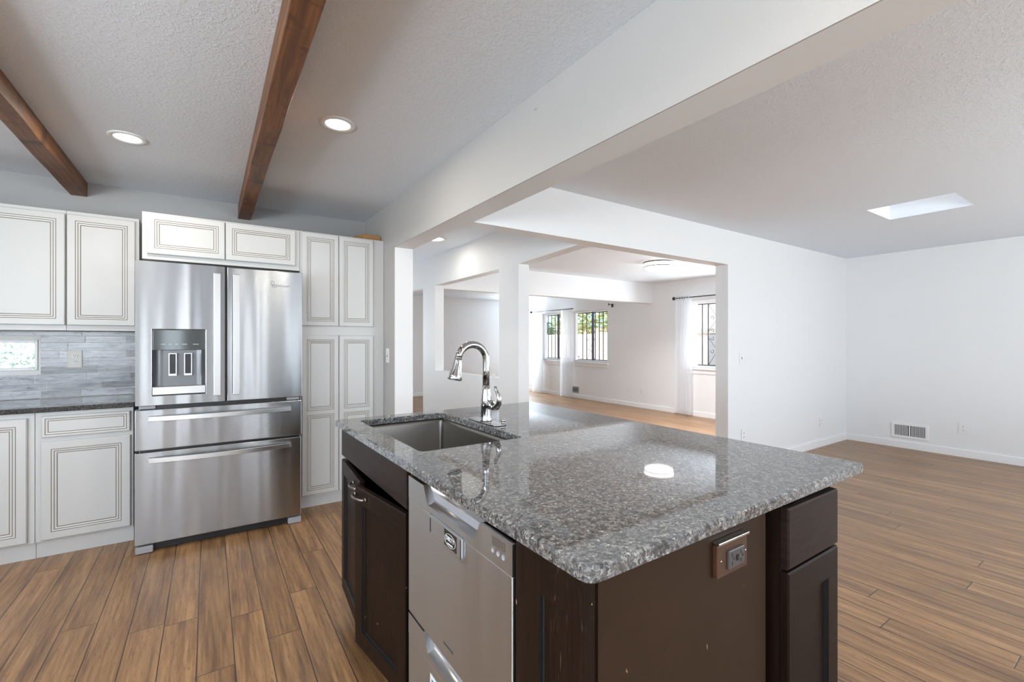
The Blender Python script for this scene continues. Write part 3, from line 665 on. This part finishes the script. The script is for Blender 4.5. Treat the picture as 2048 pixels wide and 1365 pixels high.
# undermount sink
sk_in = rounded([Vector((0.596, 1.445)), Vector((1.026, 1.445)), Vector((1.022, 2.191)), Vector((0.590, 2.191))], [0.026]*4)
z3 = lambda l, z: [Vector((p.x, p.y, z)) for p in l]
t = thing('kitchen_sink', (0.808, 1.818, 0.68), 'stainless steel undermount sink bowl in the granite island', 'sink')
b = MB(); ofs = [(-0.014, ZU-0.0042), (0.0, ZU-0.0042), (0.003, ZU-0.02), (0.008, 0.735), (0.022, 0.705), (0.045, 0.700)]
b.loft([z3(shrink(sk_in, d), z) for d, z in ofs], 0, True, cap1=True)
bo = b.build('bowl', SINK, t); so = bo.modifiers.new('sheet', 'SOLIDIFY'); so.thickness = 0.002; so.offset = 1
MB().lathe([(0.045, 0.002), (0.043, 0.004), (0.03, 0.0015), (0.002, 0.0005)], (0.81, 1.82, 0.701), 28, cap=True).build('drain', CHROME, t)

# faucet
FX, FYc = 1.070, 1.815
t = thing('kitchen_faucet', (FX, FYc, ZT_), 'polished chrome gooseneck pull-down faucet behind the sink', 'faucet')
zb = ZT_+0.0008
MB().loft([z3(rounded([Vector((FX-0.030, FYc-0.125)), Vector((FX+0.030, FYc-0.125)), Vector((FX+0.030, FYc+0.125)), Vector((FX-0.030, FYc+0.125))], [0.010]*4, 4), z) for z in (zb, zb+0.006)], 0, cap0=True, cap1=True).build('base_plate', CHROME, t, bevel=0.002)
MB().lathe([(0.029, 0.006), (0.027, 0.012), (0.0245, 0.03), (0.026, 0.075), (0.0265, 0.095), (0.024, 0.125), (0.0195, 0.15), (0.0175, 0.17)], (FX, FYc, zb), 32).build('body', CHROME, t)
pts = [(FX, FYc, zb+0.16), (FX, FYc, zb+0.24)]; rc = 0.072; zc_ = 1.214
for i in range(0, 17):
    a = math.pi*i/16*0.945; pts.append((FX-rc+rc*math.cos(a), FYc, zc_+rc*math.sin(a)))
MB().tube(pts, 0.0165, 20).build('spout', CHROME, t)
e0 = Vector(pts[-1]); dr = Vector((-0.20, 0, -1)).normalized()
b = MB(); b.tube([e0+dr*d for d in (-0.003, 0.003)], 0.0178, 24).build('joint_ring', CHROME, t)
b = MB(); b.tube([e0+dr*d for d in (0.003, 0.012, 0.05, 0.076, 0.094, 0.099)], [0.0172, 0.018, 0.023, 0.0285, 0.0335, 0.031], 24); b.build('spray_head', CHROME, t)
MB().tube([e0+dr*d for d in (0.0985, 0.102)], [0.028, 0.025], 24).build('spray_face', GREYPL, t)
b = MB(); hz = zb+0.085
b.tube([(FX, FYc-0.018, hz), (FX, FYc-0.056, hz), (FX, FYc-0.066, hz+0.001)], [0.021, 0.022, 0.016], 22)
b.tube([(FX+0.004, FYc-0.056, hz-0.008), (FX+0.006, FYc-0.082, hz-0.004), (FX+0.006, FYc-0.102, hz+0.014), (FX+0.004, FYc-0.106, hz+0.036), (FX+0.002, FYc-0.096, hz+0.058), (FX, FYc-0.085, hz+0.074), (FX-0.001, FYc-0.084, hz+0.088)], [0.017, 0.0165, 0.0135, 0.011, 0.0090, 0.0075, 0.0065], 16)
b.build('lever_handle', CHROME, t)
tag(MB().lathe([(0.013, 0.0008), (0.013, 0.006), (0.009, 0.008), (0.007, 0.014), (0.011, 0.016), (0.011, 0.022), (0.008, 0.025)], (1.101, 1.715, ZT_), 20).build('chrome_stopper', CHROME), 'tiny chrome capped stub on the granite beside the faucet', 'stopper')

# island cabinets -------------------------------------------------------
UI, DI = (0, -1, 0), (-1, 0, 0)
SHAKER = [(0.003, -0.003, 0), (0.0032, -0.010, 1), (0.006, -0.011, 1)]
XF = 0.532
def ibox(x0, y0, z0, x1, y1, z1): return MB().box(x0, y0, z0, x1, y1, z1)
t = thing('sink_base_cabinet', (0.84, 1.84, 0), 'dark espresso sink base cabinet with two doors standing ajar', 'cabinet')
b = ibox(XF+0.021, 2.243, 0.09, 1.15, 2.262, ZU-0.001); b.box(XF+0.021, 1.385, 0.09, 1.15, 1.41, ZU-0.001); b.box(1.13, 1.41, 0.09, 1.15, 2.243, ZU-0.001); b.box(XF+0.021, 1.41, 0.09, 1.13, 2.243, 0.108)
b.box(XF+0.021, 1.41, 0.735, XF+0.04, 2.243, 0.765)
b.build('body', ESP, t); ibox(XF+0.075, 1.392, 0, 1.15, 2.262, 0.09).build('toe_kick', BLACK, t)
MB().door((XF, 2.272, 0.752), UI, VZ, DI, 0.858, 0.140, 0.020, [], SHAKER).build('false_front', ESP_H, t)
def idoor(hinge_y, away, ang, w, name='door'):
    h = 0.615; z0 = 0.120
    y_start = hinge_y if away < 0 else hinge_y + w      # u runs towards -y
    b = MB().door((XF, y_start, z0), UI, VZ, DI, w, h, 0.020, [(0.060, 0.062, w-0.060, h-0.062)], SHAKER)
    b.rotz(R(ang), (XF+0.010, hinge_y, 0)); d = b.build(name, [ESP, BLACK], t)
    cy = (hinge_y - w + 0.058) if away < 0 else (hinge_y + w - 0.058)
    pb = MB(); hz = z0+h-0.030; k = 12; L = 0.048
    pb.tube([(XF-0.008-0.019*math.sin(math.pi*i/k)**0.6, cy+L*(1-2*i/k), hz) for i in range(k+1)], [0.0065 if i in (0, k) else 0.0048 for i in range(k+1)], 10)
    for s_ in (-1, 1): pb.tube([(XF+0.002, cy+s_*L, hz), (XF-0.009, cy+s_*L, hz)], 0.0075, 10)
    pb.rotz(R(ang), (XF+0.010, hinge_y, 0)); pb.build('handle', NICKEL, d)
idoor(2.268, -1, -4.0, 0.415); idoor(1.426, 1, 8.0, 0.400)

# dishwasher
t = thing('dishwasher', (0.82, 1.08, 0), 'stainless two drawer dishwasher built into the island', 'dishwasher')
DW0, DW1 = 0.786, 1.377; XD = 0.527
ibox(XD+0.024, DW0+0.002, 0.10, 1.10, DW1-0.002, 0.868).build('body', GREYPL, t)
ibox(XD+0.02, DW0, 0.012, 1.08, DW1, 0.10).build('kick_plate', BLACK, t)
ibox(XD+0.004, DW0-0.002, 0.886, XD+0.02, DW1+0.028, 0.8965).build('top_trim', TRIM, t)
def drawer(z0, z1, zc, name='drawer'):
    b = MB()
    b.box(XD, DW0, z0, XD+0.022, DW1, zc-0.001)
    d = b.build(name, STEEL_DW, t, bevel=0.002)
    ya0, ya1, yb0, yb1 = 1.258, 0.923, 1.228, 0.950; zl = zc+0.020
    b = MB(); P = lambda y, z, dx=0.0: Vector((XD+dx, y, z))
    b.add([P(DW1,zc),P(yb0,zc),P(yb0,zl),P(ya0,z1),P(DW1,z1)], [(0,1,2,3,4)])
    b.add([P(yb1,zc),P(DW0,zc),P(DW0,z1),P(ya1,z1),P(yb1,zl)], [(0,1,2,3,4)])
    b.add([P(yb0,zc),P(yb1,zc),P(yb1,zl),P(yb0,zl)], [(0,1,2,3)])
    b.add([P(DW1,zc),P(DW0,zc),P(DW0,zc,0.022),P(DW1,zc,0.022)], [(0,1,2,3)])
    for y in (DW0, DW1): b.add([P(y,zc),P(y,z1),P(y,z1,0.022),P(y,zc,0.022)], [(0,1,2,3)])
    for q, w in ((DW1, ya0), (ya1, DW0)): b.add([P(q,z1),P(w,z1),P(w,z1,0.022),P(q,z1,0.022)], [(0,1,2,3)])
    c = b.build('control_strip', STEEL_DW, d)
    b = MB(); h = z1-zl; sec = [(zl, 0.0), (zl-0.001, 0.010), (zl+0.003, 0.021), (zl+0.012, 0.027), (zl+h*0.55, 0.029), (zl+h*0.62, 0.024), (z1, 0.021)]
    def yy(z, s_): f = max(0, (z-zl)/h); return (yb0+(ya0-yb0)*f) if s_ else (yb1+(ya1-yb1)*f)
    L0 = [P(yy(z, 1), z, dx) for z, dx in sec]; L1 = [P(yy(z, 0), z, dx) for z, dx in sec]; n = len(sec)
    b.add(L0+L1, [(i, i+1, n+i+1, n+i) for i in range(n-1)], 0, True)
    b.add([P(ya0, z1)]+L0, [tuple(range(n+1))]); b.add([P(ya1, z1)]+L1, [tuple(range(n+1))])
    b.build('handle_recess', STEEL_HANDLE, d)
    return d
up = drawer(0.449, 0.875, 0.806); lo = drawer(0.108, 0.442, 0.376)
MB().box(XD-0.0006, 0.814, 0.8465, XD+0.001, 0.867, 0.8665).build('display', plain('grey_display', srgb(92, 84, 80), 0.2), up)
for y in (0.863, 0.841, 0.820): MB().lathe([(0.0062, 0), (0.0062, -0.0014), (0.0050, -0.0014), (0.0050, -0.0004), (0.001, -0.0006)], (XD, y, 0.8345), 20, axis='X').build('button', GREYPL, up)
text('logo', 'FISHER&PAYKEL', 0.0082, (XD-0.0004, 1.090, 0.4885), UI, VZ, plain('dark_print', (0.06, 0.08, 0.08, 1), 0.5), up, depth=0.0003)
st = MB().box(XD-0.0008, 1.060, 0.255, XD+0.0005, 1.207, 0.352).build('sticker', plain('white_paper', (0.75, 0.76, 0.76, 1), 0.5), lo)
MB().box(XD-0.0013, 1.064, 0.259, XD-0.0006, 1.196, 0.341).build('sticker_print', plain('blue_print', srgb(58, 128, 162), 0.45), st)
# clean / dirty magnet
t = thing('magnetic_sign', (XD, 1.105, 0.757), 'silver sliding sign reading DIRTY on the dishwasher front', 'sign')
MB().box(XD-0.002, 1.0015, 0.7545, XD-0.0006, 1.2065, 0.8095).build('plate_edge_shade', STEEL_DK, t)  # darker border plate draws the shading around the sign's edges
b = MB().loft([[Vector((XD-0.0006-d, p.x, p.y)) for p in rounded([Vector((1.004, 0.757)), Vector((1.204, 0.757)), Vector((1.204, 0.807)), Vector((1.004, 0.807))], [0.006]*4, 4)] for d in (0, 0.006)], 0, cap0=True, cap1=True)
b.build('plate', STEEL_DW, t, bevel=0.001)
MB().box(XD-0.0085, 1.0045, 0.758, XD-0.0066, 1.0075, 0.806).build('end_stop', SLOT, t)
MB().box(XD-0.0080, 1.190, 0.762, XD-0.0066, 1.194, 0.802).build('slot', SLOT, t)
MB().box(XD-0.0074, 1.030, 0.762, XD-0.0066, 1.100, 0.804).build('label', BLACKG, t)
text('word', 'DIRTY', 0.0165, (XD-0.0078, 1.065, 0.785), UI, VZ, PLATE, t, xs=1.05); MB().box(XD-0.0079, 1.050, 0.770, XD-0.0073, 1.080, 0.7735).build('small_print', PLATE, t)
MB().tube([(XD-0.0079, 1.065+0.031*math.cos(a), 0.782+0.0165*math.sin(a)) for a in [math.pi*2*i/40 for i in range(41)]], 0.0006, 5, caps=False).build('oval', PLATE, t)

# end panel of the island: shaker pilaster, flat panel
t = thing('island_end_panel', (0.85, 0.65, 0), 'flat brown end panel of the island with a dark corner post', 'panel')
MB().door((XF, 0.784, 0.012), UI, VZ, DI, 0.214, 0.882, 0.022, [(0.080, 0.070, 0.180, 0.800)], SHAKER).build('corner_post', [ESP, BLACK], t)
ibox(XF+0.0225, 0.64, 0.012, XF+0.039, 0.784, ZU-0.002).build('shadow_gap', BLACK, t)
ibox(XF+0.039, 0.580, 0.0, 1.140, 0.600, ZU-0.002).build('end_board', ESP_P, t)
ibox(1.141, 0.605, 0.0, 1.180, 0.62, ZU-0.002).build('recess_filler', ESP, t)
# narrow drawer cabinet at the seating side
t = thing('island_drawer_cabinet', (1.32, 1.4, 0), 'narrow espresso cabinet with drawer over door at the island end', 'cabinet')
ibox(1.182, 0.567, 0.09, 1.466, 2.262, ZU-0.001).build('body', ESP, t); ibox(1.19, 0.62, 0, 1.46, 2.25, 0.09).build('toe_kick', BLACK, t)
MB().door((1.183, 0.546, 0.735), UX, VZ, DY, 0.282, 0.152, 0.020, [], SHAKER).build('drawer', ESP_H, t)
MB().door((1.183, 0.546, 0.110), UX, VZ, DY, 0.282, 0.618, 0.020, [(0.060, 0.062, 0.222, 0.545)], SHAKER).build('door', [ESP, BLACK], t)
# brown outlet on the end panel
t = thing('island_outlet', (0.975, 0.579, 0.783), 'brown outlet with silver flip strip on the island end panel', 'outlet')
BRN = plain('brown_plate', srgb(72, 46, 30), 0.4); yp = 0.5795
ibox(0.915, yp-0.012, 0.783, 1.034, yp, 0.855).build('cover_plate', BRN, t, bevel=0.002)
ibox(0.915, yp-0.017, 0.8555, 1.036, yp, 0.8625).build('flip_strip', CHROME, t, bevel=0.0015)
so = ibox(0.951, yp-0.018, 0.797, 1.013, yp-0.0115, 0.838).build('socket', plain('dark_grey_plastic', (0.07, 0.065, 0.065, 1), 0.35), t, bevel=0.002)
for x in (0.961, 0.996):
    for dx, z0, w_, z1 in ((0, 0.822, 0.003, 0.831), (0, 0.805, 0.003, 0.813), (0.006, 0.815, 0.004, 0.820)): MB().box(x+dx, yp-0.0186, z0, x+dx+w_, yp-0.0178, z1).build('slot', BLACK, so)
ibox(0.978, yp-0.0200, 0.812, 0.987, yp-0.0178, 0.824).build('test_button', BLACKG, so)
for x, z in ((0.929, 0.819), (1.026, 0.820)): MB().lathe([(0.003, 0), (0.003, -0.001), (0.0008, -0.0015)], (x, yp-0.012, z), 12, axis='Y').build('screw', CHROME, t)

# ------------------------------------------------------------------ curtains and rods
def rod(y0, y1, z, label, fin, brackets):
    t = thing('curtain_rod', (6.95, (y0+y1)/2, z), label, 'curtain rod')
    MB().tube([(6.95, y0, z), (6.95, y1, z)], 0.009, 12).build('pole', IRON, t)
    for y in fin: MB().lathe([(0.010, -0.03), (0.026, -0.018), (0.031, 0.0), (0.026, 0.018), (0.008, 0.03)], (6.95, y, z), 18, axis='Y').build('finial', IRON, t)
    for y in brackets: MB().box(6.94, y-0.006, z-0.014, 7.0395, y+0.006, z-0.006).box(7.030, y-0.012, z-0.04, 7.0395, y+0.012, z+0.02).build('bracket', IRON, t)
rod(7.86, 9.48, 2.055, 'black curtain rod with ball end over the double window', (9.49,), (9.30, 8.10))
rod(3.40, 5.14, 2.070, 'black curtain rod over the window seen beside the wall opening', (5.15,), (5.0, 3.5))
tag(MB().box(6.93, 6.72, 2.070, 7.0395, 6.735, 2.080).box(6.925, 6.72, 2.05, 6.935, 6.735, 2.10).box(7.028, 6.70, 2.02, 7.0395, 6.75, 2.09).build('rod_bracket', IRON), 'empty black rod bracket at the right end of the double window', 'bracket')
def curtain(y0, y1, z0, z1, label, n, seed, flare=1.0):
    rnd = random.Random(seed); k = n*10; rows = []; nz = 22; ph = [rnd.uniform(-0.4, 0.4) for _ in range(n+2)]
    for j in range(nz+1):
        f = j/nz; z = z1+(z0-z1)*f; row = []
        for i in range(k+1):
            u = i/k; c = (y0+y1)/2; wd = (y1-y0)*(1+(flare-1)*f)
            y = c+(u-0.5)*wd + 0.004*math.sin(7*f+9*u)
            x = 6.955 + (0.022+0.012*f)*math.sin(u*n*2*math.pi + ph[int(u*n)]*0.5*f) + 0.006*math.sin(3*f+seed)
            row.append(Vector((x, y, z)))
        rows.append(row)
    b = MB(); vs = [p for r_ in rows for p in r_]; q = k+1
    b.add(vs, [(j*q+i, j*q+i+1, (j+1)*q+i+1, (j+1)*q+i) for j in range(nz) for i in range(k)], 0, True)
    tag(b.build('sheer_curtain', SHEER), label, 'curtain', 'white sheer curtains')
curtain(9.03, 9.42, 0.01, 2.085, 'white sheer curtain at the left side of the double window', 5, 1)
curtain(7.90, 8.30, 0.01, 2.085, 'white sheer curtain hanging in the middle of the double window', 6, 2)
curtain(4.80, 5.12, 0.03, 2.10, 'white sheer curtain on the window beside the wall opening', 6, 3, 1.1)

# ------------------------------------------------------------------ outside: window bars, yard wall, shrubs, houses
def grille(y0, y1, bars, scroll, label):
    t = thing('window_grille', (7.26, (y0+y1)/2, ZS), label, 'window bars', 'black iron window bars'); x = 7.26
    MB().box(x-0.008, y0, ZS+0.03, x+0.008, y1, ZS+0.05).build('rail', IRON, t); MB().box(x-0.008, y0, ZT-0.05, x+0.008, y1, ZT-0.03).build('rail', IRON, t)
    for y in bars: MB().box(x-0.0075, y-0.0075, ZS+0.05, x+0.0075, y+0.0075, ZT-0.05).build('bar', IRON, t)
    for y in (y0+0.02, y1-0.02):
        for z in (ZS+0.10, ZT-0.10): MB().box(7.2005, y-0.01, z-0.01, x-0.008, y+0.01, z+0.01).build('standoff', IRON, t)
    for sc in scroll:
        b = MB(); a0, a1 = sc
        ym, hw = (a0+a1)/2, (a1-a0)/2-0.008; zc = (ZS+ZT)/2; zq = (ZT-ZS)/2-0.05
        for sgn in (-1, 1):
            b.tube([(x, ym-hw, zc+sgn*zq), (x, ym, zc+sgn*zq*0.60), (x, ym+hw, zc+sgn*zq)], 0.005, 6)
            b.tube([(x, ym-hw, zc+sgn*zq*0.12), (x, ym, zc+sgn*zq*0.46), (x, ym+hw, zc+sgn*zq*0.12)], 0.005, 6)
            for s2 in (-1, 1):
                for zz, q in ((zc+sgn*zq*0.53, 0.055), (zc+sgn*0.06, 0.05)):
                    b.tube([(x, ym+s2*(hw*0.45)+s2*q*(1-0.09*i)*0.7*math.cos(i*0.55), zz+q*(1-0.09*i)*math.sin(i*0.55)*sgn) for i in range(10)], 0.0045, 6)
        b.build('scrollwork', IRON, t)
grille(8.02, 9.36, [9.294, 9.169, 9.026, 8.885, 8.45, 8.32, 8.18, 8.06], [(8.45, 8.72)], 'black iron bars outside the left half of the double window')
grille(6.84, 8.00, [7.873, 7.738, 7.46, 7.334, 7.211, 7.074, 6.94], [(7.47, 7.73)], 'black iron bars outside the right half of the double window')
grille(2.92, 4.97, [4.907, 4.788, 4.673, 4.38, 4.25, 4.12, 3.99, 3.86, 3.73, 3.6, 3.47], [(4.38, 4.673)], 'black iron scroll bars outside the window by the wall opening')
struct(MB().box(7.2, -30, -0.35, 70, 60, -0.15).box(-40, 4.52, -0.35, 1.2, 60, -0.15).box(1.2, 10.4, -0.35, 7.2, 60, -0.15).box(-40, -40, -0.35, 7.2, -2.8, -0.15), 'ground', paint('pale_gravel', srgb(206, 190, 172), 0.3, 30))
m = NT('pale_block_wall'); bk = m.n('ShaderNodeTexBrick'); mpz = m.n('ShaderNodeMapping'); gg = m.n('ShaderNodeNewGeometry'); sx = m.n('ShaderNodeSeparateXYZ'); m.set(sx.inputs[0], gg.outputs['Position']); cbx = m.n('ShaderNodeCombineXYZ'); m.set(cbx.inputs[0], sx.outputs[1]); m.set(cbx.inputs[1], sx.outputs[2])
m.set(bk.inputs['Vector'], cbx.outputs[0]); bk.inputs['Scale'].default_value = 1.0; bk.inputs['Brick Width'].default_value = 0.4; bk.inputs['Row Height'].default_value = 0.2; bk.inputs['Mortar Size'].default_value = 0.008
bk.inputs['Color1'].default_value = srgb(236, 220, 208); bk.inputs['Color2'].default_value = srgb(226, 210, 198); bk.inputs['Mortar'].default_value = srgb(205, 192, 182)
m.p(Base_Color=bk.outputs[0], Roughness=0.9); BLK = m.mat
tag(MB().box(11.0, 7.9, -0.15, 11.2, 22, 1.56).build('yard_wall', BLK), 'pale block yard wall seen through the double window', 'wall')
def shrub(x, y, z, rx, ry, rz, cols, label, seed):
    t = thing('shrub', (x, y, -0.15), label, 'shrub', 'shrubs beyond the yard wall'); rnd = random.Random(seed)
    MB().tube([(x, y, -0.15), (x+0.05, y, z-rz*0.4)], [0.10, 0.06], 8).build('trunk', plain('bark', srgb(92, 74, 58), 0.9), t)
    m = NT('foliage'); n_ = m.noise(m.coord(), 11, 4, 0.7); m.p(Base_Color=m.ramp(n_, [(0.35, cols[0]), (0.5, cols[1]), (0.66, cols[2])]), Roughness=0.8)
    b = MB()
    for i in range(900):
        a, c_ = rnd.uniform(0, 2*math.pi), rnd.uniform(-1, 1); r_ = rnd.uniform(0.55, 1.05); q = math.sqrt(1-c_*c_)
        p = Vector((x+rx*r_*q*math.cos(a), y+ry*r_*q*math.sin(a), z+rz*r_*c_)); s_ = rnd.uniform(0.07, 0.16)
        M = Matrix.Rotation(rnd.uniform(0, 6.28), 3, 'Z') @ Matrix.Rotation(rnd.uniform(0, 6.28), 3, 'X')
        b.add([p + M @ Vector(v_)*s_ for v_ in ((-1,0,0),(0,-0.5,0.15),(1,0,0),(0,0.5,0.15))], [(0,1,2,3)])
    b.build('foliage', m.mat, t)
YG = (srgb(120, 128, 70), srgb(176, 178, 112), srgb(214, 210, 150)); DG = (srgb(58, 84, 62), srgb(104, 130, 100), srgb(150, 170, 140))
shrub(13.2, 12.1, 2.2, 0.8, 0.95, 1.2, YG, 'yellow green shrub behind the yard wall right of the iron mullion', 1)
shrub(12.8, 14.4, 2.3, 0.8, 1.1, 1.2, YG, 'yellow green shrub behind the yard wall left of the iron mullion', 2)
shrub(12.6, 16.6, 1.5, 0.8, 1.0, 0.8, DG, 'dark green bush behind the yard wall in the left window', 3)
t = thing('neighbor_house', (24, 27, -0.15), 'cream house with a teal roof far beyond the left window', 'house')
MB().box(21, 22.5, -0.15, 27, 32, 2.4).build('wall', plain('cream_stucco', srgb(236, 226, 206), 0.9), t)
TEAL = plain('teal_roof', srgb(150, 190, 180), 0.7); MB().add([(20.4,22,2.3),(27.6,22,2.3),(27.6,32.5,2.3),(20.4,32.5,2.3),(24,22,4.3),(24,32.5,4.3)], [(0,1,4),(2,3,5),(0,4,5,3),(1,2,5,4),(0,3,2,1)]).build('roof', TEAL, t)
t = thing('side_building', (12.5, 5, -0.15), 'pinkish stucco building close outside the curtained side window', 'house')
MB().box(11.5, 1.5, -0.15, 13.5, 7.8, 3.6).build('wall', plain('pink_stucco', srgb(232, 216, 208), 0.9), t)
MB().box(11.40, 1.5, 1.52, 11.5, 7.85, 1.66).build('ledge', plain('grey_ledge', srgb(176, 172, 164), 0.8), t)
MB().box(11.42, 6.9, -0.15, 11.5, 7.35, 1.50).build('door', plain('grey_door', srgb(150, 150, 152), 0.7), t)
